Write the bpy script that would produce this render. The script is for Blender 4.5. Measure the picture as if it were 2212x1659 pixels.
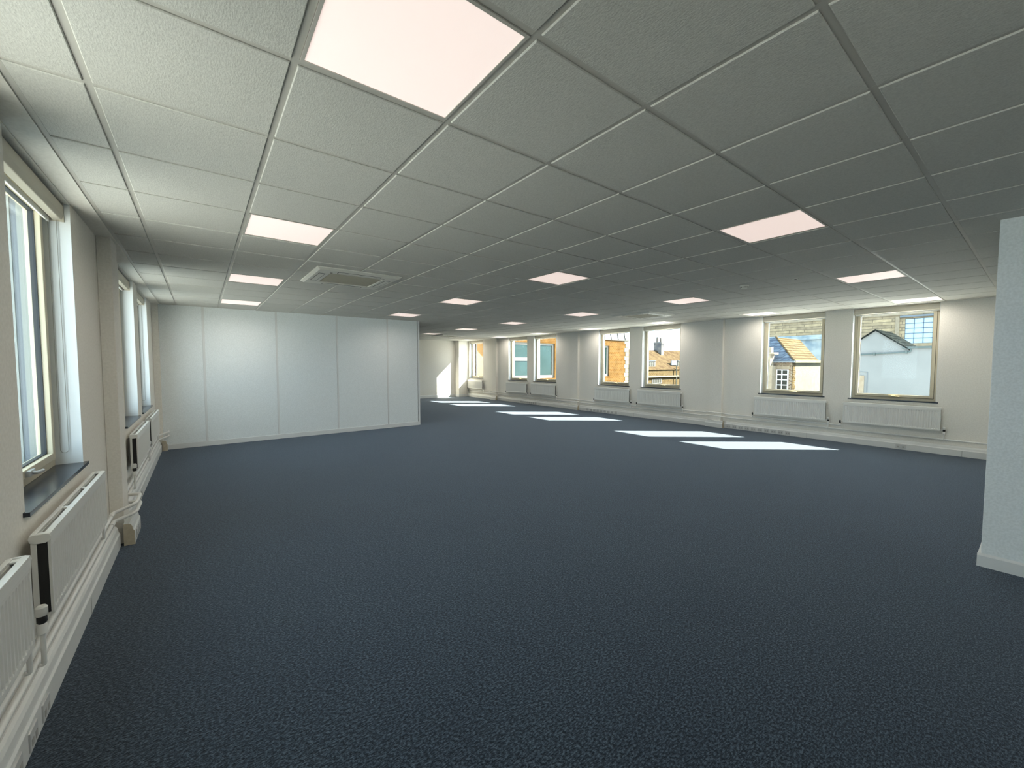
import bpy, bmesh, math, random
from mathutils import Vector, Matrix
random.seed(7)
for o in list(bpy.data.objects): bpy.data.objects.remove(o)
SC = bpy.context.scene
COL = SC.collection
R = math.radians
# ------------------------------------------------------------------ camera
cam_d = bpy.data.cameras.new('camera'); cam = bpy.data.objects.new('camera', cam_d); COL.objects.link(cam)
cam.location = (0.903, -1.642, 1.557)
cam.rotation_euler = (R(87.12), R(0.02), R(-37.45))
cam_d.sensor_fit = 'HORIZONTAL'; cam_d.sensor_width = 36.0
cam_d.lens = 36.0 * 878.8 / 2212.0
cam_d.clip_start = 0.05; cam_d.clip_end = 400
SC.camera = cam
# ------------------------------------------------------------------ sky, sun, exposure
W = bpy.data.worlds.new('sky'); SC.world = W; W.use_nodes = True
bg = W.node_tree.nodes['Background']
bg.inputs[0].default_value = (0.68, 0.86, 1.0, 1); bg.inputs[1].default_value = 3.5
sd = bpy.data.lights.new('sun', 'SUN'); sun = bpy.data.objects.new('sun', sd); COL.objects.link(sun)
sd.energy = 36.0; sd.color = (1.0, 0.95, 0.84); sd.angle = R(0.5)
sun.rotation_euler = Vector((-1.09, 0.90, -1.0)).to_track_quat('-Z', 'Y').to_euler()
sun.location = (30, -20, 30)
PANEL_W = 4.6          # watts of each ceiling panel's own light
vs = SC.view_settings
vs.view_transform = 'Standard'; vs.look = 'None'; vs.exposure = 0.7; vs.gamma = 1.0; vs.use_curve_mapping = False
# ------------------------------------------------------------------ dimensions
H = 2.62
XL, XR = 0.25, 11.0
YB, YF = -4.2, 15.17
# ------------------------------------------------------------------ materials
MT = {}
def mat(name, col, rough=0.6, metal=0.0, spec=0.5, build=None):
    m = bpy.data.materials.new(name); m.use_nodes = True
    nt = m.node_tree; b = nt.nodes['Principled BSDF']
    b.inputs['Base Color'].default_value = (*col, 1); b.inputs['Roughness'].default_value = rough
    b.inputs['Metallic'].default_value = metal; b.inputs['Specular IOR Level'].default_value = spec
    if build: build(nt, b)
    MT[name] = m; return m
def coord(nt, scale=(1, 1, 1), rot=(0, 0, 0)):
    t = nt.nodes.new('ShaderNodeTexCoord'); mp = nt.nodes.new('ShaderNodeMapping')
    mp.inputs['Scale'].default_value = scale; mp.inputs['Rotation'].default_value = rot
    nt.links.new(t.outputs['Object'], mp.inputs['Vector']); return mp.outputs[0]
def noise(nt, vec, scale, detail=2, rough=0.5):
    n = nt.nodes.new('ShaderNodeTexNoise'); n.inputs['Scale'].default_value = scale
    n.inputs['Detail'].default_value = detail; n.inputs['Roughness'].default_value = rough
    nt.links.new(vec, n.inputs['Vector']); return n.outputs['Fac']
def ramp(nt, fac, stops):
    r = nt.nodes.new('ShaderNodeValToRGB'); e = r.color_ramp.elements
    while len(e) < len(stops): e.new(0.5)
    for el, (p, c) in zip(e, stops): el.position = p; el.color = (*c, 1)
    nt.links.new(fac, r.inputs[0]); return r.outputs[0]
def bump(nt, b, h, strength, dist=0.002):
    n = nt.nodes.new('ShaderNodeBump'); n.inputs['Strength'].default_value = strength; n.inputs['Distance'].default_value = dist
    nt.links.new(h, n.inputs['Height']); nt.links.new(n.outputs[0], b.inputs['Normal'])
def f_noise(c0, c1, scale, bs=0.3, bd=0.002, detail=3, lo=0.35, hi=0.65, sc=(1, 1, 1)):
    def f(nt, b):
        v = coord(nt, sc); n = noise(nt, v, scale, detail)
        nt.links.new(ramp(nt, n, [(lo, c0), (hi, c1)]), b.inputs['Base Color'])
        if bs: bump(nt, b, n, bs, bd)
    return f
WALLC = (0.80, 0.775, 0.70)
mat('wall_paint', WALLC, 0.75, build=f_noise((0.82, 0.785, 0.71), (0.885, 0.85, 0.775), 60, 0.35, 0.002, 4))
mat('textured_vinyl', (0.8, 0.8, 0.78), 0.6, build=f_noise((0.82, 0.85, 0.835), (0.91, 0.94, 0.93), 75, 0.5, 0.002, 4))
mat('white_gloss', (0.82, 0.81, 0.76), 0.35)
mat('white_satin', (0.80, 0.80, 0.775), 0.4)
mat('pipe_paint', (0.84, 0.83, 0.79), 0.28)
mat('trunk_plastic', (0.76, 0.76, 0.73), 0.4)
mat('socket_grey', (0.60, 0.60, 0.585), 0.4)
mat('aged_cream', (0.56, 0.46, 0.31), 0.5, build=f_noise((0.50, 0.43, 0.32), (0.58, 0.51, 0.38), 25, 0.1))
mat('radiator_white', (0.80, 0.79, 0.74), 0.38)
mat('dark_gap', (0.02, 0.02, 0.02), 0.8)
mat('black_valve', (0.015, 0.015, 0.015), 0.4)
mat('tee_metal', (0.56, 0.54, 0.49), 0.45)
mat('cream_frame', (0.55, 0.495, 0.365), 0.45)
mat('brass', (0.78, 0.66, 0.38), 0.3, 0.5)
mat('grey_handle', (0.42, 0.42, 0.41), 0.35, 0.3)
mat('gasket', (0.02, 0.025, 0.03), 0.6)
mat('blind_white', (0.62, 0.58, 0.48), 0.55)
mat('chain', (0.30, 0.30, 0.28), 0.5)
mat('slate_sill', (0.020, 0.027, 0.040), 0.22)
mat('reveal_white', (0.76, 0.79, 0.80), 0.55)
mat('grille_beige', (0.48, 0.46, 0.38), 0.7)
mat('ac_plastic', (0.74, 0.73, 0.66), 0.45)
mat('seam_grey', (0.42, 0.41, 0.38), 0.6)  # mid-grey of the trunking joints and socket pin holes
def f_carpet(nt, b):
    v = coord(nt, (1, 1, 1)); n1 = noise(nt, v, 85, 2, 0.6)
    v2 = coord(nt, (34, 100, 60), (0, 0, R(28))); n2 = noise(nt, v2, 1.6, 3, 0.65)
    v3 = coord(nt, (1, 1, 1)); n3 = noise(nt, v3, 1.4, 2)
    mx = nt.nodes.new('ShaderNodeMix'); mx.data_type = 'FLOAT'; mx.inputs[0].default_value = 0.55
    nt.links.new(n1, mx.inputs[2]); nt.links.new(n2, mx.inputs[3])
    c = ramp(nt, mx.outputs[0], [(0.41, (0.001, 0.003, 0.006)), (0.50, (0.016, 0.026, 0.039)), (0.60, (0.075, 0.101, 0.128))])
    m2 = nt.nodes.new('ShaderNodeMix'); m2.data_type = 'RGBA'; m2.blend_type = 'MULTIPLY'; m2.inputs[0].default_value = 1.0
    nt.links.new(c, m2.inputs[6]); nt.links.new(ramp(nt, n3, [(0.3, (0.92, 0.92, 0.94)), (0.7, (1.06, 1.06, 1.04))]), m2.inputs[7])
    nt.links.new(m2.outputs[2], b.inputs['Base Color']); bump(nt, b, mx.outputs[0], 1.0, 0.006)
    b.inputs['Sheen Weight'].default_value = 0.3; b.inputs['Sheen Roughness'].default_value = 0.5
    b.inputs['Sheen Tint'].default_value = (0.75, 0.85, 1, 1)
mat('carpet', (0.05, 0.06, 0.08), 0.95, spec=0.15, build=f_carpet)
def f_tile(nt, b):
    v = coord(nt, (1, 1, 1)); n = noise(nt, v, 170, 3, 0.6)
    v2 = coord(nt, (190, 55, 60), (0, 0, R(20))); n2 = noise(nt, v2, 1.0, 3, 0.6)
    mx = nt.nodes.new('ShaderNodeMix'); mx.data_type = 'FLOAT'; mx.inputs[0].default_value = 0.55
    nt.links.new(n, mx.inputs[2]); nt.links.new(n2, mx.inputs[3])
    nt.links.new(ramp(nt, mx.outputs[0], [(0.36, (0.56, 0.55, 0.51)), (0.60, (0.68, 0.67, 0.62))]), b.inputs['Base Color'])
    bump(nt, b, mx.outputs[0], 0.6, 0.003)
mat('ceiling_tile', (0.62, 0.62, 0.57), 0.85, build=f_tile)
def emis(name, col, s):
    m = bpy.data.materials.new(name); m.use_nodes = True; nt = m.node_tree
    b = nt.nodes['Principled BSDF']; b.inputs['Base Color'].default_value = (0.8, 0.8, 0.8, 1)
    b.inputs['Emission Color'].default_value = (*col, 1); b.inputs['Emission Strength'].default_value = s
    MT[name] = m
emis('led_diffuser', (1.0, 0.79, 0.71), 0.46)
def f_brick(c1, c2, mortar, bw=0.22, bh=0.075, msz=0.01):
    def f(nt, b):
        t = nt.nodes.new('ShaderNodeTexCoord'); g = nt.nodes.new('ShaderNodeNewGeometry')
        sp = nt.nodes.new('ShaderNodeSeparateXYZ'); nt.links.new(t.outputs['Object'], sp.inputs[0])
        ad = nt.nodes.new('ShaderNodeMath'); ad.operation = 'ADD'
        nt.links.new(sp.outputs[0], ad.inputs[0]); nt.links.new(sp.outputs[1], ad.inputs[1])
        cb = nt.nodes.new('ShaderNodeCombineXYZ'); nt.links.new(ad.outputs[0], cb.inputs[0]); nt.links.new(sp.outputs[2], cb.inputs[1])
        br = nt.nodes.new('ShaderNodeTexBrick'); br.inputs['Scale'].default_value = 1.0
        br.inputs['Brick Width'].default_value = bw; br.inputs['Row Height'].default_value = bh; br.inputs['Mortar Size'].default_value = msz
        br.inputs['Color1'].default_value = (*c1, 1); br.inputs['Color2'].default_value = (*c2, 1); br.inputs['Mortar'].default_value = (*mortar, 1)
        br.inputs['Bias'].default_value = 0.0
        nt.links.new(cb.outputs[0], br.inputs['Vector'])
        n = noise(nt, cb.outputs[0], 1.7, 4)
        mx = nt.nodes.new('ShaderNodeMix'); mx.data_type = 'RGBA'; mx.blend_type = 'MULTIPLY'; mx.inputs[0].default_value = 1.0
        nt.links.new(br.outputs['Color'], mx.inputs[6]); nt.links.new(ramp(nt, n, [(0.3, (0.78, 0.78, 0.78)), (0.7, (1.15, 1.15, 1.15))]), mx.inputs[7])
        nt.links.new(mx.outputs[2], b.inputs['Base Color'])
    return f
mat('orange_brick', (0.074, 0.040, 0.015), 0.9, spec=0.0, build=f_brick((0.077, 0.041, 0.013), (0.062, 0.030, 0.010), (0.084, 0.057, 0.026), 0.24, 0.10, 0.012))
mat('brown_brick', (0.124, 0.081, 0.050), 0.9, spec=0.0, build=f_brick((0.149, 0.093, 0.056), (0.074, 0.050, 0.037), (0.260, 0.223, 0.167), 0.30, 0.13, 0.022))
mat('tan_brick', (0.070, 0.050, 0.025), 0.9, spec=0.0, build=f_brick((0.074, 0.051, 0.022), (0.057, 0.037, 0.018), (0.084, 0.070, 0.045), 0.5, 0.2, 0.03))
mat('ashlar', (0.24, 0.21, 0.15), 0.9, spec=0.0, build=f_brick((0.29, 0.230, 0.145), (0.195, 0.155, 0.105), (0.13, 0.105, 0.075), 2.0, 0.42, 0.04))
mat('sunlit_slate', (0.09, 0.07, 0.045), 0.9, spec=0.0, build=f_brick((0.100, 0.076, 0.045), (0.072, 0.054, 0.032), (0.040, 0.028, 0.016), 0.5, 0.26, 0.04))  # cottage slates, the warm tone of the sunlit slope put into the colour
mat('rust_tile', (0.055, 0.038, 0.023), 0.9, spec=0.0, build=f_noise((0.040, 0.027, 0.017), (0.063, 0.046, 0.026), 1.6, 0.3, 0.02, 5))
mat('slate', (0.070, 0.084, 0.098), 0.8, spec=0.0, build=f_brick((0.102, 0.125, 0.154), (0.061, 0.079, 0.107), (0.038, 0.046, 0.065), 0.6, 0.3, 0.03))  # cottage slates, the blue of the shaded slope put into the colour
mat('grey_slate', (0.062, 0.068, 0.062), 0.8, spec=0.0, build=f_brick((0.017, 0.019, 0.017), (0.009, 0.011, 0.011), (0.004, 0.005, 0.005), 0.6, 0.3, 0.03))
mat('blue_stone', (0.186, 0.223, 0.236), 0.85, spec=0.0, build=f_noise((0.136, 0.180, 0.211), (0.285, 0.322, 0.322), 0.9, 0.3, 0.05, 6))
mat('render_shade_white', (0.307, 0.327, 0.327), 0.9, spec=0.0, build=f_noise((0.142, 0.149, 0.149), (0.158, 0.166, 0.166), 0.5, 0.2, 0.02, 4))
mat('cream_render', (0.134, 0.129, 0.095), 0.9, spec=0.0, build=f_noise((0.120, 0.114, 0.084), (0.140, 0.134, 0.101), 2, 0.2, 0.02, 4))
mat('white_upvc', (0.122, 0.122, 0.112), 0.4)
mat('white_timber', (0.496, 0.496, 0.484), 0.5)
mat('zinc_roof', (0.124, 0.124, 0.124), 0.5, spec=0.0, build=f_noise((0.124, 0.124, 0.121), (0.143, 0.143, 0.140), 0.7, 0, 0))
mat('zinc_seam', (0.019, 0.019, 0.019), 0.6)
mat('green_glass', (0.006, 0.019, 0.015), 0.15, spec=0.6, build=f_noise((0.005, 0.016, 0.012), (0.011, 0.027, 0.026), 0.7, 0, 0, 3))
mat('dark_glass', (0.03, 0.03, 0.025), 0.5, spec=0.15)
mat('leaded_glass', (0.279, 0.384, 0.484), 0.25)
mat('lead_strip', (0.037, 0.062, 0.099), 0.5)
mat('pipe_black', (0.037, 0.056, 0.056), 0.5)
mat('lead_flash', (0.087, 0.105, 0.124), 0.6)
mat('sandstone', (0.205, 0.164, 0.112), 0.9, build=f_noise((0.179, 0.142, 0.097), (0.216, 0.179, 0.127), 3, 0.2, 0.02))
mat('chimney_grey', (0.099, 0.093, 0.093), 0.9, spec=0.0, build=f_noise((0.068, 0.068, 0.074), (0.136, 0.124, 0.112), 1.5, 0.2, 0.02, 5))
mat('clay_pot', (0.062, 0.050, 0.043), 0.8)
mat('pale_stone', (0.285, 0.310, 0.273), 0.9, build=f_noise((0.118, 0.130, 0.115), (0.155, 0.167, 0.149), 1.3, 0.2, 0.02, 4, sc=(1, 1, 0.4)))
mat('bounce_paving', (0.09, 0.09, 0.09), 0.9, build=f_noise((0.44, 0.43, 0.41), (0.50, 0.49, 0.46), 3, 0.2, 0.01))  # unseen ground, made pale to bounce sunlight up to the ceiling
mat('outer_white', (0.211, 0.229, 0.223), 0.6)
mat('outer_grey', (0.124, 0.143, 0.167), 0.6)
def f_glass(nt, b):
    nt.nodes.remove(b); out = nt.nodes['Material Output']
    tr = nt.nodes.new('ShaderNodeBsdfTransparent'); tr.inputs[0].default_value = (0.96, 0.985, 0.975, 1)
    gl = nt.nodes.new('ShaderNodeBsdfGlossy'); gl.inputs['Roughness'].default_value = 0.02
    fr = nt.nodes.new('ShaderNodeFresnel'); fr.inputs[0].default_value = 1.45
    ml = nt.nodes.new('ShaderNodeMath'); ml.operation = 'MULTIPLY'; ml.inputs[1].default_value = 0.15
    mx = nt.nodes.new('ShaderNodeMixShader'); nt.links.new(fr.outputs[0], ml.inputs[0]); nt.links.new(ml.outputs[0], mx.inputs[0])
    nt.links.new(tr.outputs[0], mx.inputs[1]); nt.links.new(gl.outputs[0], mx.inputs[2]); nt.links.new(mx.outputs[0], out.inputs[0])
m = bpy.data.materials.new('clear_glass'); m.use_nodes = True; f_glass(m.node_tree, m.node_tree.nodes['Principled BSDF']); MT['clear_glass'] = m
# ------------------------------------------------------------------ mesh helpers
class MB:
    def __init__(s): s.v = []; s.f = []; s.mi = []; s.cur = 0
    def box(s, x0, x1, y0, y1, z0, z1):
        if x0 > x1: x0, x1 = x1, x0
        if y0 > y1: y0, y1 = y1, y0
        if z0 > z1: z0, z1 = z1, z0
        n = len(s.v)
        s.v += [(x0, y0, z0), (x1, y0, z0), (x1, y1, z0), (x0, y1, z0), (x0, y0, z1), (x1, y0, z1), (x1, y1, z1), (x0, y1, z1)]
        for q in ((0, 3, 2, 1), (4, 5, 6, 7), (0, 1, 5, 4), (1, 2, 6, 5), (2, 3, 7, 6), (3, 0, 4, 7)):
            s.f.append(tuple(n + i for i in q)); s.mi.append(s.cur)
        return s
    def prism(s, prof, axis, a0, a1):
        """closed profile of 2-D points extruded along axis (0,1,2)"""
        n = len(s.v); k = len(prof)
        for a in (a0, a1):
            for p, q in prof:
                s.v.append({0: (a, p, q), 1: (p, a, q), 2: (p, q, a)}[axis])
        for i in range(k):
            j = (i + 1) % k; s.f.append((n + i, n + j, n + k + j, n + k + i)); s.mi.append(s.cur)
        s.f.append(tuple(n + i for i in range(k))[::-1]); s.f.append(tuple(n + k + i for i in range(k))); s.mi += [s.cur] * 2
        return s
    def poly(s, pts):
        n = len(s.v); s.v += [tuple(p) for p in pts]; s.f.append(tuple(range(n, n + len(pts)))); s.mi.append(s.cur); return s
    def slab(s, pts, t):
        """a planar polygon given thickness t downward along z"""
        n = len(s.v); k = len(pts)
        s.v += [tuple(p) for p in pts] + [(p[0], p[1], p[2] - t) for p in pts]
        s.f.append(tuple(range(n, n + k))); s.f.append(tuple(range(n + 2 * k - 1, n + k - 1, -1)))
        for i in range(k):
            j = (i + 1) % k; s.f.append((n + i, n + k + i, n + k + j, n + j))
        s.mi += [s.cur] * (k + 2); return s
    def lathe(s, cx, cy, prof, seg=24):
        n = len(s.v); k = len(prof)
        for i in range(seg):
            a = 2 * math.pi * i / seg
            for r, z in prof: s.v.append((cx + r * math.cos(a), cy + r * math.sin(a), z))
        for i in range(seg):
            j = (i + 1) % seg
            for t in range(k - 1):
                s.f.append((n + i * k + t, n + j * k + t, n + j * k + t + 1, n + i * k + t + 1)); s.mi.append(s.cur)
        s.f.append(tuple(n + i * k + k - 1 for i in range(seg))); s.f.append(tuple(n + i * k for i in range(seg))[::-1]); s.mi += [s.cur] * 2
        return s
    def tube(s, pts, r, seg=12, fil=0.0):
        P = [Vector(p) for p in pts]
        if fil:
            Q = [P[0]]
            for i in range(1, len(P) - 1):
                a = (P[i - 1] - P[i]); b = (P[i + 1] - P[i]); f = min(fil, a.length * 0.48, b.length * 0.48)
                A = P[i] + a.normalized() * f; B = P[i] + b.normalized() * f
                for t in range(7):
                    u = t / 6; Q.append(A * (1 - u) ** 2 + P[i] * 2 * u * (1 - u) + B * u * u)
            Q.append(P[-1]); P = Q
        n = len(s.v); m = len(P); prev = None
        for i in range(m):
            d = (P[min(i + 1, m - 1)] - P[max(i - 1, 0)]).normalized()
            if prev is None:
                up = Vector((0, 0, 1)) if abs(d.z) < 0.9 else Vector((1, 0, 0)); u = d.cross(up).normalized()
            else: u = (prev - d * prev.dot(d)).normalized()
            prev = u; w = d.cross(u)
            for k in range(seg):
                a = 2 * math.pi * k / seg; q = P[i] + (u * math.cos(a) + w * math.sin(a)) * r; s.v.append(tuple(q))
        for i in range(m - 1):
            for k in range(seg):
                j = (k + 1) % seg; s.f.append((n + i * seg + k, n + i * seg + j, n + (i + 1) * seg + j, n + (i + 1) * seg + k)); s.mi.append(s.cur)
        s.f.append(tuple(n + k for k in range(seg))[::-1]); s.f.append(tuple(n + (m - 1) * seg + k for k in range(seg))); s.mi += [s.cur] * 2
        return s
    def build(s, name, mats, parent=None, bevel=0, smooth=False, origin=None):
        me = bpy.data.meshes.new(name)
        org = Vector(origin) if origin else Vector((0, 0, 0))
        me.from_pydata([tuple(Vector(v) - org) for v in s.v], [], s.f); me.update()
        if isinstance(mats, str): mats = [mats]
        for q in mats: me.materials.append(MT[q])
        for p, i in zip(me.polygons, s.mi): p.material_index = i; p.use_smooth = smooth
        bm = bmesh.new(); bm.from_mesh(me); bmesh.ops.recalc_face_normals(bm, faces=bm.faces); bm.to_mesh(me); bm.free()
        o = bpy.data.objects.new(name, me); COL.objects.link(o); o.location = org
        if parent: o.parent = parent; o.matrix_parent_inverse = Matrix.Identity(4); o.location = org - world_loc(parent)
        if bevel:
            md = o.modifiers.new('bevel', 'BEVEL'); md.width = bevel; md.segments = 2; md.limit_method = 'ANGLE'; md.angle_limit = R(35)
        if smooth:
            md = o.modifiers.new('split', 'EDGE_SPLIT'); md.split_angle = R(40)
        return o
def world_loc(o):
    v = Vector(o.location)
    while o.parent: o = o.parent; v = v + Vector(o.location)
    return v
def tag(o, label, cat, group=None, kind=None):
    o['label'] = label; o['category'] = cat
    if group: o['group'] = group
    if kind: o['kind'] = kind
    return o
def empty(name, loc, label, cat, group=None, kind=None):
    o = bpy.data.objects.new(name, None); COL.objects.link(o); o.location = loc; o.empty_display_size = 0.1
    return tag(o, label, cat, group, kind)
# ------------------------------------------------------------------ room shell
PW = 1.175
RW = [(-5.27, -4.10), (-3.65, -2.48), (-0.53, 0.645), (1.08, 2.26), (4.21, 5.385), (5.83, 7.0), (8.955, 10.175), (10.57, 11.76), (13.66, 14.82)]
RW = [w for w in RW if w[0] > -4.2]
LW = [(-3.59, -2.42), (-0.44, 0.73), (1.15, 2.325), (4.30, 5.475), (5.89, 7.12)]
ZS, ZT = 0.885, 2.605      # sill and head of the openings
def wall_with_openings(xa, xb, wins, name, label):
    m = MB(); ys = YB
    for a, b in wins:
        m.box(xa, xb, ys, a, 0, 3.0); m.box(xa, xb, a, b, 0, ZS - 0.02); m.box(xa, xb, a, b, ZT, 3.0); ys = b
    m.box(xa, xb, ys, YF + 0.3, 0, 3.0)
    tag(m.build(name, 'wall_paint'), label, 'wall', kind='structure')
wall_with_openings(XL - 0.30, XL, LW, 'wall_left', 'long cream painted wall with narrow windows at the left')
wall_with_openings(XR, XR + 0.30, RW, 'wall_right', 'long cream painted wall with seven windows at the right')
tag(MB().box(XL - 0.3, XR + 0.3, YF, YF + 0.3, 0, 3.0).build('wall_far', 'wall_paint'), 'far end wall catching a slanting patch of sun', 'wall', kind='structure')
tag(MB().box(XL - 0.3, XR + 0.3, YB - 0.3, YB, 0, 3.0).build('wall_back', 'wall_paint'), 'cream wall closing the room behind the camera', 'wall', kind='structure')
tag(MB().box(5.63, XR - 0.001, YB, -1.405, 0, H - 0.002).build('wall_core', 'textured_vinyl', bevel=0.004), 'pale blue-white wall corner standing out at the right edge', 'wall', kind='structure')
m = MB(); m.box(5.612, 5.63, YB, -1.387, 0, 0.085); m.box(5.63, XR - 0.08, -1.405, -1.387, 0, 0.085)
m.prism([(5.612, 0.085), (5.63, 0.085), (5.63, 0.10)], 1, YB, -1.387)
tag(m.build('baseboard_core', 'white_satin'), 'white skirting round the foot of the right wall corner', 'skirting board', kind='structure')
tag(MB().box(XL - 0.3, XR + 0.3, YB - 0.3, YF + 0.3, -0.25, 0).build('floor', 'carpet'), 'dark blue-grey flecked carpet covering the whole office floor', 'floor', kind='structure')
# partition
PX0, PX1, PY0, PY1 = XL, 5.31, 7.95, 8.05
part = empty('wall_partition', (XL, 7.95, 0), 'white panelled partition wall across the left half of the office', 'wall', kind='structure')
edges = [PX0, 0.966, 2.161, 3.338, 4.483, PX1 - 0.045]
for a, b in zip(edges[:-1], edges[1:]):
    MB().box(a + 0.014, b - 0.014, PY0, PY1, 0.0, H - 0.002).build('panel', 'textured_vinyl', part, bevel=0.002)
for x in edges[1:-1]:
    MB().box(x - 0.014, x + 0.014, PY0 + 0.007, PY1 - 0.007, 0.0, H - 0.002).box(x - 0.006, x + 0.022, PY0 - 0.003, PY0 + 0.02, 0.092, H - 0.004).build('joint_strip', 'white_satin', part)
MB().box(PX1 - 0.045, PX1, PY0 - 0.004, PY1 + 0.004, 0, H - 0.002).build('end_post', 'white_satin', part, bevel=0.003)
MB().box(XL + 0.07, PX1 - 0.045, PY0 - 0.012, PY0, 0, 0.09).build('skirting', 'white_satin', part, bevel=0.002)
m = MB().box(XL, 10.36, YF - 0.018, YF, 0, 0.115); m.prism([(YF - 0.018, 0.115), (YF, 0.115), (YF, 0.13)], 0, XL, 10.36)
tag(m.build('baseboard_far', 'white_satin'), 'white skirting board along the foot of the far wall', 'skirting board', kind='structure')
# corner pier at far right
tag(MB().prism([(10.41, YF - 0.001), (10.41, 15.08), (10.475, 14.92), (XR - 0.001, 14.92), (XR - 0.001, YF - 0.001)], 2, 0, H - 0.002).build('pillar', 'wall_paint'), 'square pier in the far right corner, sunlit on its front', 'pillar', kind='structure')
tag(MB().prism([(10.392, YF - 0.02), (10.392, 15.076), (10.463, 14.902), (10.93, 14.902), (10.93, 14.92), (10.475, 14.92), (10.41, 15.08), (10.41, YF - 0.02)], 2, 0, 0.115).build('baseboard_pier', 'white_satin'), 'short skirting on the front of the far corner pier', 'skirting board', kind='structure')
RP = [(3.08, 3.36), (7.82, 8.09), (12.555, 12.83)]
LP = [(3.15, 3.44), (7.89, 7.95)]
PD = 0.09
plab = ['flat wall pilaster between the second and third windows of the right wall', 'flat wall pilaster between the fourth and fifth windows of the right wall', 'flat wall pilaster before the last window of the right wall']
for (a, b), l in zip(RP, plab):
    tag(MB().box(XR - PD, XR - 0.001, a, b, 0, H - 0.002).build('pilaster', 'wall_paint', bevel=0.003), l, 'pilaster', 'wall pilasters', 'structure')
for (a, b), l in zip(LP, ['shallow wall pilaster beyond the nearest left window, pipes looping its foot', 'shallow wall pilaster in the corner where the partition meets the left wall']):
    tag(MB().box(XL + 0.001, XL + PD, a, b - 0.001, 0, H - 0.002).build('pilaster', 'wall_paint', bevel=0.003), l, 'pilaster', 'wall pilasters', 'structure')
# ------------------------------------------------------------------ ceiling
LIGHTS = [(2, -1), (2, 3), (2, 7), (2, 11), (7, -1), (7, 3), (7, 7), (7, 11), (12, -1), (12, 3), (12, 7), (12, 11), (12, 15), (12, 19),
          (17, -1), (17, 3), (17, 7), (17, 11), (17, 15), (17, 19), (17, 23)]
AC = [(2.42, 3.64), (8.62, 3.72), (8.42, 12.15)]
lights = set(LIGHTS)
tiles = MB(); D = 0.006
xs = [0.37] + [0.6 * i for i in range(1, 19)] + [XR - 0.012]
ny0, ny1 = -7, 26
for ix in range(len(xs) - 1):
    for j in range(ny0, ny1):
        a, b = xs[ix] + 0.0125, xs[ix + 1] - 0.0125; c, d = 0.6 * j + 0.0125, 0.6 * (j + 1) - 0.0125
        if d > YF - 0.01: d = YF - 0.012
        if (ix, j) in lights: continue
        if a > 5.6 and d < -1.41: continue
        t = MB; n = len(tiles.v); e = 0.003
        tiles.v += [(a, c, H + 0.012), (b, c, H + 0.012), (b, d, H + 0.012), (a, d, H + 0.012), (a, c, H - D + e), (b, c, H - D + e), (b, d, H - D + e), (a, d, H - D + e),
                    (a + e, c + e, H - D), (b - e, c + e, H - D), (b - e, d - e, H - D), (a + e, d - e, H - D)]
        for q in ((0, 4, 5, 1), (1, 5, 6, 2), (2, 6, 7, 3), (3, 7, 4, 0), (4, 8, 9, 5), (5, 9, 10, 6), (6, 10, 11, 7), (7, 11, 8, 4), (8, 11, 10, 9)):
            tiles.f.append(tuple(n + i for i in q)); tiles.mi.append(0)
ceil = empty('ceiling', (0, 0, H), 'suspended grid ceiling of square textured mineral tiles', 'ceiling', kind='structure')
tiles.build('tiles', 'ceiling_tile', ceil)
g = MB()
def cut_seg(lo, hi, holes):
    seg = [(lo, hi)]
    for a, b in holes:
        n = []
        for s0, s1 in seg:
            if b <= s0 or a >= s1: n.append((s0, s1)); continue
            if a > s0: n.append((s0, a))
            if b < s1: n.append((b, s1))
        seg = n
    return seg
for x in xs[1:-1]:
    g.box(x - 0.012, x + 0.012, YB, YF, H, H + 0.03)
g.box(0.358, 0.382, YB, YF, H - 0.003, H + 0.03); g.box(XR - 0.022, XR, YB, YF, H, H + 0.02)
for j in range(ny0, ny1 + 1):
    y = 0.6 * j
    if y < YF: g.box(0.37, XR, y - 0.012, y + 0.012, H + 0.0006, H + 0.03)
g.build('tee_grid', 'tee_metal', ceil)
MB().box(XL - 0.19, 0.359, YB, YF, ZT + 0.006, 3.0).build('margin', 'wall_paint', ceil)
MB().box(XL - 0.3, XR + 0.3, YB - 0.3, YF + 0.3, H + 0.03, H + 0.1).build('backing', 'wall_paint', ceil)  # unseen sheet added above the tiles to block outside light
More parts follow.
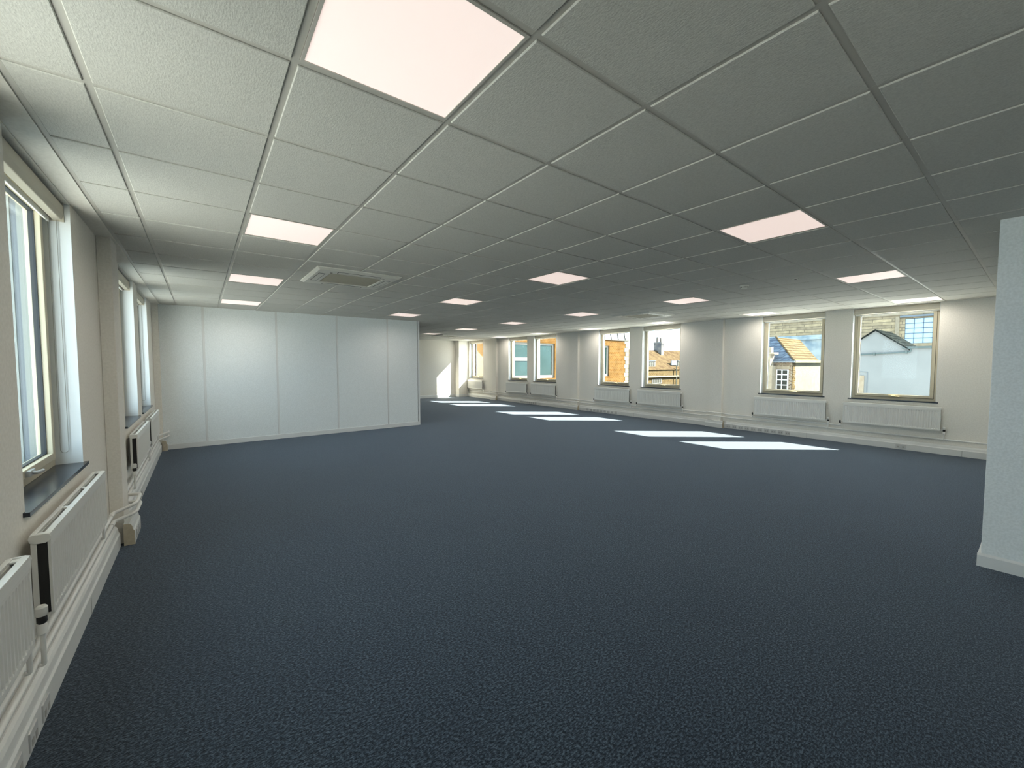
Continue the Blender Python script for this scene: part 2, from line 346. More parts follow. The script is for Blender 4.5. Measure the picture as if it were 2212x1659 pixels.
# lights
colw = {2: 'line nearest the left windows', 7: 'second line from the left windows', 12: 'second line from the right windows', 17: 'line nearest the right windows'}
ordn = ['nearest', 'second', 'third', 'fourth', 'fifth', 'sixth', 'seventh']
lproto = None
for (i, j) in LIGHTS:
    k = [q for q in LIGHTS if q[0] == i].index((i, j))
    loc = (0.6 * i + 0.3, 0.6 * j + 0.3, H)
    lab = 'square LED ceiling panel, ' + ordn[k] + ' in the ' + colw[i]
    if lproto is None:
        root = empty('ceiling_light', loc, lab, 'ceiling light', 'LED ceiling panels')
        f = MB(); s = 0.2865
        for (a, b, c, d) in ((-s, s, -s, -s + 0.012), (-s, s, s - 0.012, s), (-s, -s + 0.012, -s + 0.012, s - 0.012), (s - 0.012, s, -s + 0.012, s - 0.012)):
            f.box(a + loc[0], b + loc[0], c + loc[1], d + loc[1], H - 0.004, H + 0.012)
        fr = f.build('frame', 'tee_metal', root)
        s -= 0.012
        df = MB().box(loc[0] - s, loc[0] + s, loc[1] - s, loc[1] + s, H - 0.001, H + 0.008).build('diffuser', 'led_diffuser', root)
        lproto = (root, fr, df)
        fr['z'] = 0; del fr['z']
    else:
        root = empty('ceiling_light', loc, lab, 'ceiling light', 'LED ceiling panels')
        for c in lproto[1:]:
            d = c.copy(); COL.objects.link(d); d.parent = root
    ld = bpy.data.lights.new('panel_light', 'AREA'); ld.shape = 'SQUARE'; ld.size = 0.54; ld.energy = PANEL_W; ld.spread = R(165); ld.color = (1.0, 0.95, 0.86)
    lo = bpy.data.objects.new('panel_light', ld); COL.objects.link(lo); lo.parent = root; lo.location = (0, 0, -0.012)
# air conditioning cassettes
aclab = ['white ceiling air conditioning cassette near the left line of lights', 'white ceiling air conditioning cassette before the window showing the chimney', 'white ceiling air conditioning cassette at the far end of the office']
acp = None
for (x, y), l in zip(AC, aclab):
    root = empty('air_conditioner', (x, y, H), l, 'air conditioner', 'ceiling air conditioning cassettes')
    if acp is None:
        acp = []
        s = 0.475; q = 0.305
        f = MB()
        z0, z1 = H - 0.035, H - D - 0.0005
        def ring(m, so, si, zo, zi):
            n = len(m.v)
            for r_, z in ((so, zo), (si, zi)):
                m.v += [(x - r_, y - r_, z), (x + r_, y - r_, z), (x + r_, y + r_, z), (x - r_, y + r_, z)]
            for a in range(4):
                b = (a + 1) % 4; m.f.append((n + a, n + b, n + 4 + b, n + 4 + a)); m.mi.append(m.cur)
        ring(f, s, s, z1, z1 - 0.010); ring(f, s, s - 0.03, z1 - 0.010, z0); ring(f, s - 0.03, q, z0, z0); ring(f, q, q, z0, z0 + 0.012)
        acp.append(f.build('panel', 'ac_plastic', root))
        gm = MB(); gm.box(x - q, x + q, y - q, y + q, z0 + 0.010, z0 + 0.016)
        for t in range(18):
            yy = y - q + 0.015 + t * 0.03; gm.box(x - q + 0.01, x + q - 0.01, yy, yy + 0.008, z0 + 0.002, z0 + 0.010)
        acp.append(gm.build('intake_grille', 'grille_beige', root))
        for a in range(4):
            v = MB(); c_, s_ = round(math.cos(a * math.pi / 2)), round(math.sin(a * math.pi / 2))
            def bx(m, u0, u1, w0, w1, za, zb):
                pts = [(u0 * c_ - w0 * s_, u0 * s_ + w0 * c_), (u1 * c_ - w1 * s_, u1 * s_ + w1 * c_)]
                m.box(x + pts[0][0], x + pts[1][0], y + pts[0][1], y + pts[1][1], za, zb)
            bx(v, -0.24, 0.24, 0.350, 0.410, z0 - 0.002, z0 + 0.001)
            v.cur = 1
            bx(v, -0.245, 0.245, 0.346, 0.350, z0 - 0.0025, z0 + 0.001); bx(v, -0.245, 0.245, 0.410, 0.414, z0 - 0.0025, z0 + 0.001)
            bx(v, -0.245, -0.240, 0.346, 0.414, z0 - 0.0025, z0 + 0.001); bx(v, 0.240, 0.245, 0.346, 0.414, z0 - 0.0025, z0 + 0.001)
            acp.append(v.build('louvre', ['ac_plastic', 'gasket'], root))
        for sx in (-1, 1):
            acp.append(MB().box(x + sx * 0.30 - 0.012, x + sx * 0.30 + 0.012, y - 0.335, y - 0.312, z0 - 0.002, z0 + 0.002).build('clip', 'black_valve', root))
    else:
        for c in acp:
            d = c.copy(); COL.objects.link(d); d.parent = root
sm = empty('smoke_detector', (6.80, 0.87, H - D), 'small round white smoke detector on the ceiling', 'smoke detector')
MB().lathe(6.80, 0.87, [(0.055, H - D), (0.055, H - D - 0.012), (0.048, H - D - 0.018)], 28).build('base', 'ac_plastic', sm, smooth=True)
MB().lathe(6.80, 0.87, [(0.043, H - D - 0.018), (0.040, H - D - 0.034), (0.028, H - D - 0.048), (0.01, H - D - 0.05)], 28).build('dome', 'ac_plastic', sm, smooth=True)
v = MB()
for k in range(10):
    a = k * math.pi / 5; v.box(6.80 + 0.0405 * math.cos(a) - 0.004, 6.80 + 0.0405 * math.cos(a) + 0.004, 0.87 + 0.0405 * math.sin(a) - 0.004, 0.87 + 0.0405 * math.sin(a) + 0.004, H - D - 0.032, H - D - 0.022)
v.build('vent', 'dark_gap', sm)
ss = empty('ceiling_sensor', (6.85, 0.29, H - D), 'tiny round motion sensor set flush in a ceiling tile', 'sensor')
MB().lathe(6.85, 0.29, [(0.036, H - D), (0.034, H - D - 0.006), (0.016, H - D - 0.007)], 24).build('rim', 'ac_plastic', ss, smooth=True)
MB().lathe(6.85, 0.29, [(0.015, H - D - 0.007), (0.012, H - D - 0.012), (0.004, H - D - 0.014)], 20).build('lens', 'black_valve', ss, smooth=True)
# ------------------------------------------------------------------ windows
WN = 0
def window(side, a, b, label, blabel, chain=False, tilted=False):
    """side -1 left wall, +1 right wall"""
    global WN
    WN += 1
    X = lambda d: (XL - d) if side < 0 else (XR + d)
    w = empty('window_%d' % WN, (X(0.15), (a + b) / 2, ZS), label, 'window', kind='structure')
    def rect(m, y0, y1, z0, z1, t, d0, d1):
        m.box(X(d0), X(d1), y0, y0 + t, z0, z1); m.box(X(d0), X(d1), y1 - t, y1, z0, z1)
        m.box(X(d0), X(d1), y0 + t, y1 - t, z0, z0 + t); m.box(X(d0), X(d1), y0 + t, y1 - t, z1 - t, z1)
    m = MB(); rect(m, a, b, ZS, ZT, 0.042, 0.13, 0.20); m.build('frame', 'cream_frame', w, bevel=0.002)
    sash = MB(); rect(sash, a + 0.047, b - 0.047, ZS + 0.047, ZT - 0.047, 0.046, 0.118, 0.185); so = sash.build('sash', 'cream_frame', w, bevel=0.003)
    m = MB(); rect(m, a + 0.040, b - 0.040, ZS + 0.040, ZT - 0.040, 0.008, 0.14, 0.18); rect(m, a + 0.092, b - 0.092, ZS + 0.092, ZT - 0.092, 0.007, 0.145, 0.17); m.build('gasket', 'gasket', w)
    MB().box(X(0.150), X(0.156), a + 0.095, b - 0.095, ZS + 0.095, ZT - 0.095).build('pane', 'clear_glass', w)
    yc = (a + b) / 2
    h = MB(); h.box(X(0.100), X(0.118), yc - 0.045, yc + 0.045, ZS + 0.055, ZS + 0.085); h.tube([(X(0.10), yc, ZS + 0.07), (X(0.085), yc, ZS + 0.068), (X(0.083), yc - 0.10 * side, ZS + 0.060)], 0.009, 10, 0.01)
    h.build('handle', 'grey_handle' if side < 0 else 'brass', w, bevel=0.002)
    m = MB(); m.box(X(-0.022), X(0.135), a, b, ZS - 0.02, ZS); m.box(X(-0.022), X(0), a - 0.03, a, ZS - 0.02, ZS); m.box(X(-0.022), X(0), b, b + 0.03, ZS - 0.02, ZS)
    m.build('sill', 'slate_sill', w)
    MB().box(X(0.20), X(0.36), a, b, ZS - 0.03, ZS + 0.01).build('outer_sill', 'outer_grey', w)
    if side < 0:
        m = MB(); m.box(X(0.20), X(0.235), b - 0.012, b, ZS + 0.01, ZT); m.box(X(0.262), X(0.298), b - 0.012, b, ZS + 0.01, ZT); m.cur = 1; m.box(X(0.235), X(0.262), b - 0.006, b, ZS + 0.01, ZT)
        m.build('outer_trim', ['outer_white', 'outer_grey'], w)
    for yy in (a, b - 0.004): MB().box(X(0.001), X(0.13), yy, yy + 0.004, ZS + 0.0005, ZT - 0.0005).build('reveal', 'reveal_white', w)
    # roller blind hanging inside the head of the opening
    bl = empty('roller_blind', (X(0.07), (a + b) / 2, ZT), blabel, 'blind', 'rolled-up window blinds')
    m = MB(); prof = [(X(0.030), ZT - 0.012), (X(0.030), ZT - 0.075), (X(0.040), ZT - 0.108), (X(0.075), ZT - 0.116), (X(0.085), ZT - 0.105), (X(0.085), ZT - 0.012)]
    m.prism(prof, 1, a + 0.012, b - 0.012); m.build('cassette', 'blind_white', bl, bevel=0.004)
    m = MB(); m.box(X(0.092), X(0.104), a + 0.02, b - 0.02, ZT - 0.132, ZT - 0.100); m.build('bottom_bar', 'white_satin', bl, bevel=0.003)
    for yy in (a + 0.0045, b - 0.0125): MB().box(X(0.028), X(0.106), yy, yy + 0.008, ZT - 0.118, ZT - 0.006).build('end_bracket', 'blind_white', bl)
    if chain:
        yy = b - 0.018; pts = [(X(0.062), yy, ZT - 0.09)]
        for t in range(0, 9):
            an = math.pi * t / 8; pts.append((X(0.081 - 0.019 * math.cos(an)), yy, 0.985 - 0.022 * math.sin(an)))
        pts.append((X(0.100), yy, ZT - 0.09)); MB().tube(pts, 0.0018, 6).build('pull_chain', 'chain', bl)
rl = ['nearest window of the right wall, white gable outside', 'second window of the right wall, tan slate roof outside', 'third window of the right wall, brick chimney and sky outside',
      'fourth window of the right wall, orange brick and metal roof outside', 'fifth window of the right wall, single tall pane outside', 'sixth window of the right wall, two stacked panes outside', 'farthest window of the right wall, next to the sunlit pier']
bl = ['rolled-up blind over the window showing the white gable', 'rolled-up blind over the window showing the tan slate roof', 'rolled-up blind over the window showing the chimney', 'rolled-up blind over the window showing the metal roof',
      'rolled-up blind over the fifth window of the right wall', 'rolled-up blind over the sixth window of the right wall', 'rolled-up blind over the farthest window of the right wall']
for (a, b), l, q in zip([w for w in RW if w[0] > -1], rl, bl): window(1, a, b, l, q)
window(-1, *LW[1], 'left wall window hidden just outside the frame, above the cut-off radiator', 'rolled-up blind of the left window outside the frame')
window(-1, *LW[2], 'nearest left window, cream frame with pale stone wall outside', 'long rolled-up blind at the upper left, pull chain in front of jamb', True)
window(-1, *LW[3], 'left wall window just beyond the pilaster', 'rolled-up blind of the left window just beyond the pilaster')
window(-1, *LW[4], 'farthest left window, next to the partition', 'rolled-up blind of the left window closest to the partition', True)
for side, (a, b) in ((1, RW[0]), (-1, LW[0])):
    window(side, a, b, 'window behind the camera in the %s wall' % ('right' if side > 0 else 'left'), 'rolled-up blind behind the camera on the %s wall' % ('right' if side > 0 else 'left'))
# ------------------------------------------------------------------ radiators
def radiator(side, yc, label, w=1.33, zb=0.405, zt=0.802, far_loop=True):
    if side < 0: zb = 0.43
    X = lambda d: (XL + d) if side < 0 else (XR - d)
    y0, y1 = yc - w / 2, yc + w / 2
    r = empty('radiator', (X(0.06), yc, zb), label, 'radiator', 'panel radiators under the windows')
    def corr(name, dfront, th, sgn):
        n = int(w / 0.0333); m = MB(); rows = [(zb, 0), (zb + 0.022, 0), (zb + 0.034, 1), (zt - 0.075, 1), (zt - 0.062, 0), (zt - 0.014, 0)]
        ysl = []; e = (w - 0.03) / n
        ysl.append((y0, 0)); ysl.append((y0 + 0.015, 0))
        for i in range(n):
            s = y0 + 0.015 + i * e; ysl += [(s + e * 0.15, 0), (s + e * 0.35, 1), (s + e * 0.65, 1), (s + e * 0.85, 0)]
        ysl += [(y1 - 0.015, 0), (y1, 0)]
        k = len(ysl)
        for z, rf in rows:
            for y, f in ysl: m.v.append((X(dfront - sgn * 0.007 * rf * f), y, z))
        for z, rf in (rows[0], rows[-1]):
            for y in (y0, y1): m.v.append((X(dfront - sgn * th), y, z))
        for a in range(len(rows) - 1):
            for c in range(k - 1): m.f.append((a * k + c, a * k + c + 1, (a + 1) * k + c + 1, (a + 1) * k + c)); m.mi.append(0)
        B = len(rows) * k; T = (len(rows) - 1) * k
        m.f.append((B, B + 1, B + 3, B + 2)); m.mi.append(0)
        m.f.append((B,) + tuple(a * k for a in range(len(rows))) + (B + 2,)); m.f.append((B + 1, B + 3) + tuple(a * k + k - 1 for a in range(len(rows)))[::-1])
        m.f.append((B,) + (B + 1,) + tuple(range(k - 1, -1, -1))); m.f.append((B + 2,) + tuple(T + c for c in range(k)) + (B + 3,)); m.mi += [0] * 4
        return m.build(name, 'radiator_white', r)
    corr('front_panel', 0.096, 0.009, 1)
    corr('rear_panel', 0.036, 0.018, -1)
    m = MB()
    m.box(X(0.055), X(0.086), y0 + 0.002, y1 - 0.002, zb + 0.01, zt - 0.03); m.build('gap_shade', 'dark_gap', r)  # solid black box stands in for the shade between the panels
    m = MB(); m.box(X(0.034), X(0.052), y0 + 0.001, y1 - 0.001, zt - 0.014, zt); m.box(X(0.074), X(0.098), y0 + 0.001, y1 - 0.001, zt - 0.014, zt)
    m.box(X(0.092), X(0.098), y0 + 0.001, y1 - 0.001, zt - 0.05, zt - 0.012)
    nb = 3
    for t in range(nb + 1):
        yy = y0 + 0.01 + (w - 0.05) * t / nb; m.box(X(0.052), X(0.074), yy, yy + 0.03, zt - 0.012, zt - 0.003)
    m.build('top_grille', 'white_gloss', r, bevel=0.002)
    for yy in (y0 - 0.006, y1 - 0.004):
        m = MB(); m.prism([(X(0.030), zt - 0.018), (X(0.034), zt - 0.034), (X(0.050), zt - 0.042), (X(0.082), zt - 0.042), (X(0.096), zt - 0.034), (X(0.101), zt - 0.018), (X(0.096), zt - 0.003), (X(0.085), zt + 0.001), (X(0.045), zt + 0.001), (X(0.034), zt - 0.003)], 1, yy, yy + 0.010)
        m.build('end_cap', 'white_gloss', r, bevel=0.003)
    for yy in (y0 + 0.18, y1 - 0.20): MB().box(X(0.001), X(0.030), yy, yy + 0.03, zb + 0.05, zt - 0.06).build('wall_bracket', 'socket_grey', r)
    for yy, near, pz in ((y0 - 0.045, True, 0.255 if side > 0 else 0.232), (y1 + 0.045, False, 0.335 if side > 0 else 0.305)):
        dx = 0.067; s = 1 if near else -1
        v = MB(); v.tube([(X(0.053), yy, pz), (X(dx), yy, pz), (X(dx), yy, zb - 0.012)], 0.009, 10, 0.012)
        v.tube([(X(dx), yy, zb + 0.012), (X(dx), yy + 0.05 * s, zb + 0.014)], 0.010, 10)
        if near: v.lathe(X(dx), yy, [(0.010, zb - 0.062), (0.016, zb - 0.056), (0.016, zb - 0.018), (0.011, zb - 0.012)], 14)
        vo = v.build('tail_pipe', 'pipe_paint', r, smooth=True)
        v = MB()
        if near:
            v.lathe(X(dx), yy, [(0.012, zb - 0.012), (0.017, zb - 0.006), (0.017, zb + 0.016), (0.014, zb + 0.022)], 16)
            vv = v.build('valve', 'black_valve', r, smooth=True)
            MB().lathe(X(dx), yy, [(0.016, zb + 0.022), (0.020, zb + 0.027), (0.020, zb + 0.060), (0.014, zb + 0.067)], 18).build('valve_cap', 'white_gloss', vv, smooth=True)
        else:
            v.lathe(X(dx), yy, [(0.012, zb - 0.02), (0.015, zb - 0.010), (0.015, zb + 0.022), (0.009, zb + 0.034)], 16)
            v.build('lockshield', 'black_valve', r, smooth=True)
    return r
rlab = ['white ribbed radiator under the window showing the white gable', 'white ribbed radiator under the window showing the tan slate roof', 'white ribbed radiator under the window showing the chimney', 'white ribbed radiator under the window showing the metal roof',
        'white ribbed radiator under the fifth window of the right wall', 'white ribbed radiator under the sixth window of the right wall', 'white ribbed radiator beside the sunlit far corner pier']
for (a, b), l in zip([w for w in RW if w[0] > -1], rlab): radiator(1, (a + b) / 2, l, w=1.33 if b < 13 else 1.25)
radiator(-1, 0.10, 'white radiator cut off by the left edge of the photo')
radiator(-1, 1.70, 'long white radiator under the nearest left window')
radiator(-1, 4.89, 'white radiator under the left window just beyond the pilaster')
radiator(-1, 6.49, 'white radiator under the left window closest to the partition')
# ------------------------------------------------------------------ trunking and pipes
TD = 0.07
def profile(side, off=0.0):
    X = lambda d: (XL + off + d) if side < 0 else (XR - off - d)
    k = 1.1 if side < 0 else 1.0
    return [(X(d), z * k) for d, z in ((0, 0.0), (TD, 0.0), (TD, 0.012), (TD, 0.104), (TD - 0.008, 0.114), (TD - 0.010, 0.121), (TD - 0.014, 0.146), (TD - 0.022, 0.160), (TD - 0.034, 0.166), (0, 0.168))]
def trunk(side, a, b, label, off=0.0, joints=(), plates=(), beige=(False, False)):
    X = lambda d: (XL + off + d) if side < 0 else (XR - off - d)
    t = empty('cable_trunking', (X(0), (a + b) / 2, 0), label, 'cable trunking', 'skirting trunking')
    MB().prism(profile(side, off), 1, a, b).build('body', 'trunk_plastic', t, bevel=0.0015)
    for j in joints:
        MB().box(X(TD + 0.002), X(TD - 0.004), j - 0.003, j + 0.003, 0.001, 0.105).build('joint', 'seam_grey', t)
    for (p, w_) in plates:
        s = MB(); s.box(X(TD + 0.006), X(TD - 0.002), p - w_ / 2, p + w_ / 2, 0.018, 0.096)
        so = s.build('socket', 'socket_grey', t, bevel=0.002)
        for q in (-w_ * 0.24, w_ * 0.24):
            MB().box(X(TD + 0.0075), X(TD + 0.005), p + q - 0.012, p + q + 0.012, 0.035, 0.062).build('pin_holes', 'seam_grey', so)
    for e, yy, s in ((beige[0], a, -1), (beige[1], b, 1)):
        if e: MB().prism([(x_ + (0.002 if side < 0 else -0.002) * (1 if i in (1, 2, 3, 4) else 0), z_ + (0.002 if z_ > 0.1 else 0)) for i, (x_, z_) in enumerate(profile(side, off))], 1, yy, yy + s * 0.006).build('end_cap', 'aged_cream', t)
    return t
sockA = [(1.66 + 0.138 * k, 0.095) for k in range(10)]
sockB = [(6.24 + 0.142 * k, 0.095) for k in range(9)]
sockC = [(9.98 + 0.125 * k, 0.085) for k in range(8)]
trunk(1, -1.386, 3.08 - TD, 'skirting trunking from the right wall corner to the first right pilaster', joints=(1.315, -0.872), plates=[(-0.126, 0.14)] + sockA)
trunk(1, 3.01, 3.43, 'trunking box wrapping the foot of the first right pilaster', PD, beige=(True, False))
trunk(1, 3.43, 7.75, 'skirting trunking under the chimney and metal roof windows', joints=(5.6,), plates=sockB)
trunk(1, 7.75, 8.16, 'trunking box wrapping the foot of the middle right pilaster', PD, beige=(True, False))
trunk(1, 8.16, 12.485, 'skirting trunking under the fifth and sixth right windows', joints=(11.25,), plates=sockC)
trunk(1, 12.485, 12.90, 'trunking box wrapping the foot of the last right pilaster', PD, beige=(True, False))
trunk(1, 12.90, 14.90, 'skirting trunking under the farthest right window', joints=(14.0,))
lsock = [(0.15, 0.095), (0.30, 0.095), (0.45, 0.095), (0.60, 0.095), (0.78, 0.095), (0.95, 0.095)]
trunk(-1, YB + 0.001, 3.08, 'nearest skirting trunking along the left wall, running out of the corner', joints=(1.9,), plates=lsock)
trunk(-1, 3.08, 3.51, 'trunking box with cream end wrapping the left pilaster', PD, plates=[(3.22, 0.08), (3.36, 0.08)], beige=(True, False))
trunk(-1, 3.51, 7.82, 'skirting trunking under the two far left windows', joints=(5.6,), plates=[(4.5, 0.09), (4.65, 0.09)])
trunk(-1, 7.82, 7.938, 'trunking box with cream end in the partition corner', PD - 0.012, beige=(True, False))
def pipe(side, z, y0, y1, loops, label, r=0.0142):
    X = lambda d: (XL + d) if side < 0 else (XR - d)
    m = MB(); pts = [(X(0.036), y0, z)]
    for a, b in loops:
        o = PD + 0.075
        pts += [(X(0.037), a - 0.14, z), (X(o), a - 0.04, z + 0.03), (X(o), b + 0.03, z + 0.03), (X(0.037), b + 0.13, z)]
    pts.append((X(0.037), y1, z)); m.tube(pts, r, 12, 0.05)
    o = m.build('heating_pipe', 'pipe_paint', smooth=True); tag(o, label, 'pipe', 'heating pipes along the walls')
    return o
pipe(1, 0.335, 0.75, 14.91, RP, 'upper white heating pipe running along the right wall')
pipe(1, 0.255, -1.40, 14.91, RP, 'lower white heating pipe running along the right wall')
pipe(-1, 0.305, YB + 0.01, 3.0, [], 'upper white heating pipe along the left wall, nearest stretch')
pipe(-1, 0.232, YB + 0.01, 3.0, [], 'lower white heating pipe along the left wall, nearest stretch')
def loop_pipe(z, label):
    m = MB(); X = lambda d: XL + d; o = PD + 0.085
    m.tube([(X(0.037), 3.0, z), (X(0.037), 3.05, z), (X(o - 0.02), 3.09, z + 0.035), (X(o), 3.14, z + 0.04), (X(o), 3.44, z + 0.04), (X(0.05), 3.56, z + 0.02), (X(0.037), 3.64, z), (X(0.037), 7.62, z), (X(0.037), 7.70, z), (X(o - 0.01), 7.84, z + 0.03), (X(o - 0.01), 7.949, z + 0.03)], 0.0142, 12, 0.05)
    c = MB(); c.tube([(X(0.037), 2.93, z), (X(0.037), 3.02, z)], 0.0175, 12)
    p = m.build('heating_pipe', 'pipe_paint', smooth=True); tag(p, label, 'pipe', 'heating pipes along the walls')
    c.build('collar', 'pipe_paint', p, smooth=True)
loop_pipe(0.305, 'upper white pipe looping round the left pilaster towards the partition')
loop_pipe(0.232, 'lower white pipe looping round the left pilaster towards the partition')
# ------------------------------------------------------------------ outside
tag(MB().box(-60, 140, -80, 120, -7.2, -7.0).build('ground', 'bounce_paving'), 'street level ground far below the office windows', 'ground', kind='structure')
# orange brick block facing the far right windows
ob = empty('brick_building', (19, 17, -7), 'orange brick building with green-glazed windows outside the far right windows', 'building')
WY = 17.0; EZ = 3.27
wins = [(15.30, 16.75), (17.15, 18.56), (22.40, 23.82)]
m = MB(); xs_ = 11.6
for a, b in wins:
    m.box(xs_, a, WY, 26, -7, EZ); m.box(a, b, WY, 26, -7, 0.66); m.box(a, b, WY, 26, 2.80, EZ); m.box(a, b, WY + 0.35, 26, 0.66, 2.80); xs_ = b
m.box(xs_, 25.95, WY, 26, -7, EZ); m.build('wall', 'orange_brick', ob)
for i, (a, b) in enumerate(wins):
    f = MB(); f.box(a, b, WY + 0.10, WY + 0.2, 0.66, 0.84); f.box(a, b, WY + 0.10, WY + 0.2, 2.68, 2.80); f.box(a, a + 0.13, WY + 0.10, WY + 0.2, 0.84, 2.68); f.box(b - 0.15, b, WY + 0.10, WY + 0.2, 0.84, 2.68)
    if i == 0: f.box(a, b, WY + 0.10, WY + 0.2, 1.72, 1.92)
    if i == 1: f.box(a + 0.13, a + 0.22, WY + 0.12, WY + 0.19, 0.84, 2.68)
    wf = f.build('window', 'white_upvc', ob)
    MB().box(a + 0.1, b - 0.1, WY + 0.15, WY + 0.17, 0.8, 2.7).build('pane', 'green_glass', wf)
MB().box(11.6, 25.97, WY - 0.06, WY, EZ - 0.08, EZ).build('eaves', 'zinc_seam', ob)
rf = MB(); prof = [(WY - 0.05, EZ), (WY + 0.06, EZ + 0.5), (WY + 0.45, EZ + 1.1), (WY + 1.2, EZ + 1.7), (25.5, EZ + 1.7), (25.5, EZ)]
rf.prism(prof, 0, 11.6, 25.7); ro = rf.build('roof', 'zinc_roof', ob)
sm_ = MB()
for k in range(17):
    x = 25.5 - 0.78 * k
    for (p, q) in zip(prof[:3], prof[1:4]):
        sm_.prism([(p[0] - 0.05, p[1]), (p[0] + 0.01, p[1]), (q[0] + 0.01, q[1]), (q[0] - 0.05, q[1])], 0, x, x + 0.08)
sm_.build('standing_seam', 'zinc_seam', ro)
m = MB()
for k in range(22): m.box(25.62 if k % 2 else 25.5, 25.99, WY - 0.02, WY, -3 + k * 0.3, -3 + k * 0.3 + 0.28)
m.build('quoins', 'cream_render', ob)
MB().tube([(12.72, WY - 0.06, -5), (12.72, WY - 0.06, EZ - 0.1)], 0.04, 10).build('downpipe', 'clay_pot', ob)
# terrace with chimney
hb = empty('brick_cottage', (58, 34, -7), 'tan brick cottages with rust tiled roof and grey chimney outside', 'building')
MB().box(50, 75, 34, 41, -7, 0.75).build('wall', 'tan_brick', hb)
MB().prism([(33.8, 0.62), (37.1, 3.72), (40.5, 0.62)], 0, 49.8, 75).build('roof', 'rust_tile', hb)
ch = MB().box(60.4, 61.15, 36.2, 37.6, 1.5, 5.05).build('chimney_stack', 'chimney_grey', hb)
MB().box(60.32, 61.23, 36.12, 37.68, 4.78, 4.92).build('chimney_band', 'chimney_grey', ch)
MB().lathe(60.75, 36.55, [(0.16, 5.05), (0.13, 5.7)], 14).build('chimney_pot', 'clay_pot', ch); MB().lathe(60.75, 37.2, [(0.16, 5.05), (0.13, 5.9)], 14).build('chimney_pot', 'clay_pot', ch)
def dormer(x0, x1, z0, z1, par, n=3):
    d = MB().box(x0, x1, 34.3, 36.0, z0, z1).build('dormer', 'white_upvc', par)
    g = MB(); w_ = (x1 - x0 - 0.2) / n; h_ = (z1 - z0 - 0.25) / 3
    for i in range(n):
        for j in range(3): g.box(x0 + 0.12 + i * w_, x0 + 0.12 + i * w_ + w_ * 0.72, 34.28, 34.31, z0 + 0.15 + j * h_, z0 + 0.15 + j * h_ + h_ * 0.72)
    g.build('pane', 'dark_glass', d)
    MB().box(x0 - 0.1, x1 + 0.1, 34.2, 36.4, z1, z1 + 0.08).build('dormer_roof', 'lead_flash', d)
dormer(54.2, 55.9, 0.75, 1.95, hb); dormer(62.2, 63.6, 0.75, 1.95, hb, 2)
MB().box(60.4, 62.0, 34.32, 34.5, 1.3, 2.0).build('roof_window', 'lead_flash', hb)
MB().box(53, 75, 33.6, 34, -0.52, -0.32).build('gutter', 'cream_render', hb)
w2 = MB(); w2.box(54.6, 57.2, 33.95, 34.0, -1.5, -0.72); wo = w2.build('window', 'white_upvc', hb)
gg = MB()
for k in range(5): gg.box(54.8 + k * 0.48, 55.05 + k * 0.48, 33.93, 33.96, -1.35, -0.85)
gg.build('pane', 'dark_glass', wo)
MB().tube([(60.8, 33.7, -3), (60.8, 33.7, 1.25)], 0.09, 10).build('downpipe', 'cream_render', hb)
# stone cottage with slates coloured for their sunlit and shaded slopes
cb = empty('stone_cottage', (46, 13, -7), 'brown brick cottage with slate roof coloured for sun and shade outside the second right window', 'building')
MB().box(46, 56, 13.04, 22, -7, 1.80).build('wall', 'brown_brick', cb)
MB().box(46.6, 57.5, 12.98, 13.04, -7, 1.85).build('side_render', 'cream_render', cb)
q = MB()
for k in range(16): q.box(46.0, 46.75 if k % 2 else 46.55, 12.96, 13.045, -4 + k * 0.35, -4 + k * 0.35 + 0.32)
q.build('quoins', 'tan_brick', cb)
MB().slab([(45.7, 12.8, 1.8), (45.7, 22, 1.8), (48.25, 22, 4.25), (48.25, 15.29, 4.25)], 0.12).build('front_slope', 'slate', cb)
MB().slab([(45.7, 12.8, 1.8), (48.25, 15.29, 4.25), (54.9, 15.29, 4.25), (52.8, 12.8, 1.8)], 0.12).build('side_slope', 'sunlit_slate', cb)
MB().slab([(48.25, 15.29, 4.25), (48.25, 22, 4.25), (52, 22, 1.0), (56, 15.29, 1.0), (54.9, 15.29, 4.25)], 0.12).build('rear_slope', 'slate', cb)
MB().tube([(45.7, 12.8, 1.86), (48.25, 15.29, 4.32)], 0.09, 8).build('hip_ridge', 'sunlit_slate', cb)
MB().box(45.72, 57.6, 12.66, 12.86, 1.62, 1.86).build('gutter', 'cream_render', cb); MB().box(45.55, 45.75, 12.7, 22, 1.64, 1.80).build('eaves_gutter', 'lead_flash', cb)
def swindow(y0, y1, z0, z1, cols, rows):
    f = MB(); X = 45.93; f.box(X, X + 0.1, y0, y1, z0, z0 + 0.1); f.box(X, X + 0.1, y0, y1, z1 - 0.1, z1); f.box(X, X + 0.1, y0, y0 + 0.1, z0 + 0.1, z1 - 0.1); f.box(X, X + 0.1, y1 - 0.16, y1, z0 + 0.1, z1 - 0.1)
    for i in range(1, cols): yy = y0 + (y1 - y0) * i / cols; f.box(X + 0.006, X + 0.08, yy - 0.05, yy + 0.05, z0 + 0.1, z1 - 0.1)
    for j in range(1, rows): zz = z0 + (z1 - z0) * j / rows; f.box(X + 0.012, X + 0.074, y0 + 0.1, y1 - 0.16, zz - 0.045, zz + 0.045)
    w_ = f.build('window', 'white_timber', cb); MB().box(X + 0.03, X + 0.05, y0 + 0.05, y1 - 0.05, z0 + 0.05, z1 - 0.05).build('pane', 'dark_glass', w_)
swindow(13.30, 14.42, -1.05, 0.98, 2, 4); swindow(14.9, 15.5, -0.4, 0.85, 2, 3)
MB().box(45.94, 46.02, 13.22, 14.45, 1.04, 1.36).build('lintel', 'sandstone', cb)
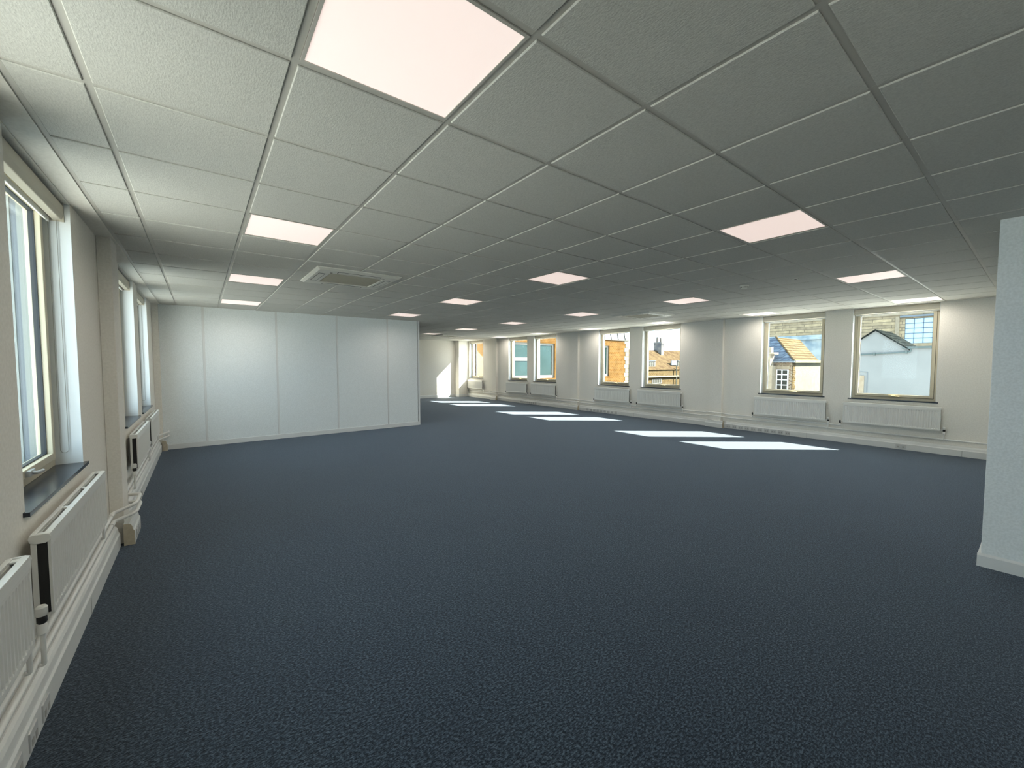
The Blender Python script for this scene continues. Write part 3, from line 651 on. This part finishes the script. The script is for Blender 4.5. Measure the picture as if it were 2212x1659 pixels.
cs = MB().box(44.9, 45.9, 14.35, 15.8, -7, 1.35).box(44.95, 45.85, 14.55, 15.8, 1.35, 2.45); cs.build('chimney_stack', 'sandstone', cb)
MB().box(44.85, 45.95, 14.2, 15.9, 2.45, 2.62).box(45.1, 45.6, 14.55, 14.85, 2.62, 3.15).build('chimney_cap', 'sandstone', cb)
# white gabled building
gb = empty('gabled_building', (48, 6, -7), 'white rendered gabled building outside the nearest right window', 'building')
yr, zr, ye, ze = 6.854, 4.36, 4.95, 2.86
yl, zl = 9.2, 2.52
w_ = MB(); w_.prism([(ye, -7), (yl, -7), (yl, zl - 0.1), (yr, zr - 0.14), (ye, ze - 0.1)], 0, 45, 52); w_.box(45, 52, 1.5, ye, -7, 2.72); w_.build('wall', 'render_shade_white', gb)
MB().slab([(44.85, ye - 0.25, ze - 0.22), (44.85, yr, zr), (51.2, yr, zr), (51.2, ye - 0.25, ze - 0.22)], 0.12).build('roof', 'grey_slate', gb)
MB().slab([(44.85, yr, zr), (44.85, yl + 0.2, zl - 0.15), (51.2, yl + 0.2, zl - 0.15), (51.2, yr, zr)], 0.12).build('rear_roof', 'grey_slate', gb)
MB().box(44.85, 45.0, 1.5, ye + 0.25, 2.72, 2.88).build('gutter', 'pipe_black', gb)
dp = MB(); dp.tube([(44.9, 4.95, 2.75), (44.9, 4.72, 2.7), (44.9, 4.70, 2.45), (44.9, 4.95, 2.43), (44.9, 9.2, 2.22)], 0.055, 10, 0.15)
for yy, zz in ((6.85, 2.32), (4.95, 2.43)): dp.box(44.8, 45.0, yy - 0.06, yy + 0.06, zz - 0.11, zz + 0.11)
dp.build('drain_pipe', 'pipe_black', gb)
MB().box(44.94, 45.01, 7.45, 8.1, -0.9, 0.55).build('window', 'sandstone', gb)
MB().tube([(44.97, 7.25, -1.1), (44.97, 7.25, 0.85), (44.97, 8.2, 0.85)], 0.018, 6).build('conduit', 'lead_flash', gb)
# low blue-grey stone range and the big ashlar wall
tag(MB().box(60, 66, 13.2, 21, -7, 5.0).box(59.8, 66.2, 13.1, 21, 4.45, 4.75).build('stone_outbuilding', 'blue_stone'), 'low blue-grey stone building behind the tan slate roof', 'building')
sb = empty('ashlar_building', (76, 10, -7), 'large pale squared-stone building filling the view beyond the rooftops', 'building')
a, b = 7.10, 9.70
m = MB(); m.box(75, 80, b, 12, -7, 12); m.box(75, 80, 12, 31, -7, 9.9); m.box(75, 80, -30, a, -7, 12); m.box(75, 80, a, b, -7, 4.2); m.box(75, 80, a, b, 7.45, 12); m.box(75.3, 80, a, b, 4.2, 7.45); m.build('wall', 'ashlar', sb)
MB().box(74.85, 75, 10.25, 10.64, 3, 7.75).build('stone_strip', 'sandstone', sb); MB().box(74.8, 75, 4, 10.2, 7.62, 7.86).build('hood_mould', 'lead_flash', sb)
MB().box(74.9, 75, 4, 31, 7.95, 9.6).build('frieze', 'sandstone', sb)
gl = MB().box(75.15, 75.2, a, b, 4.2, 7.4).build('window', 'leaded_glass', sb)
m = MB()
for k in range(1, 4): yy = a + (b - a) * k / 3 - 0.02; m.box(75.08, 75.16, yy, yy + 0.05, 4.2, 7.4)
for k in range(1, 6): zz = 4.2 + 3.25 * k / 5 - 0.02; m.box(75.08, 75.16, a, b, zz, zz + 0.06)
m.build('glazing_bars', 'lead_strip', gl)
# neighbour wall past the left windows
nb = empty('stone_neighbour', (-3.6, 6, -7), 'pale green-grey stone building close outside the nearest left window', 'building')
MB().box(-8, -3.2, 11.5, 30, -7, 12.5).build('wall', 'pale_stone', nb)
m = MB()
for yy in (17.3, 18.6): MB().box(-3.2, -3.05, yy, yy + 0.5, -7, 12.5).build('pier_strip', 'outer_white', nb)
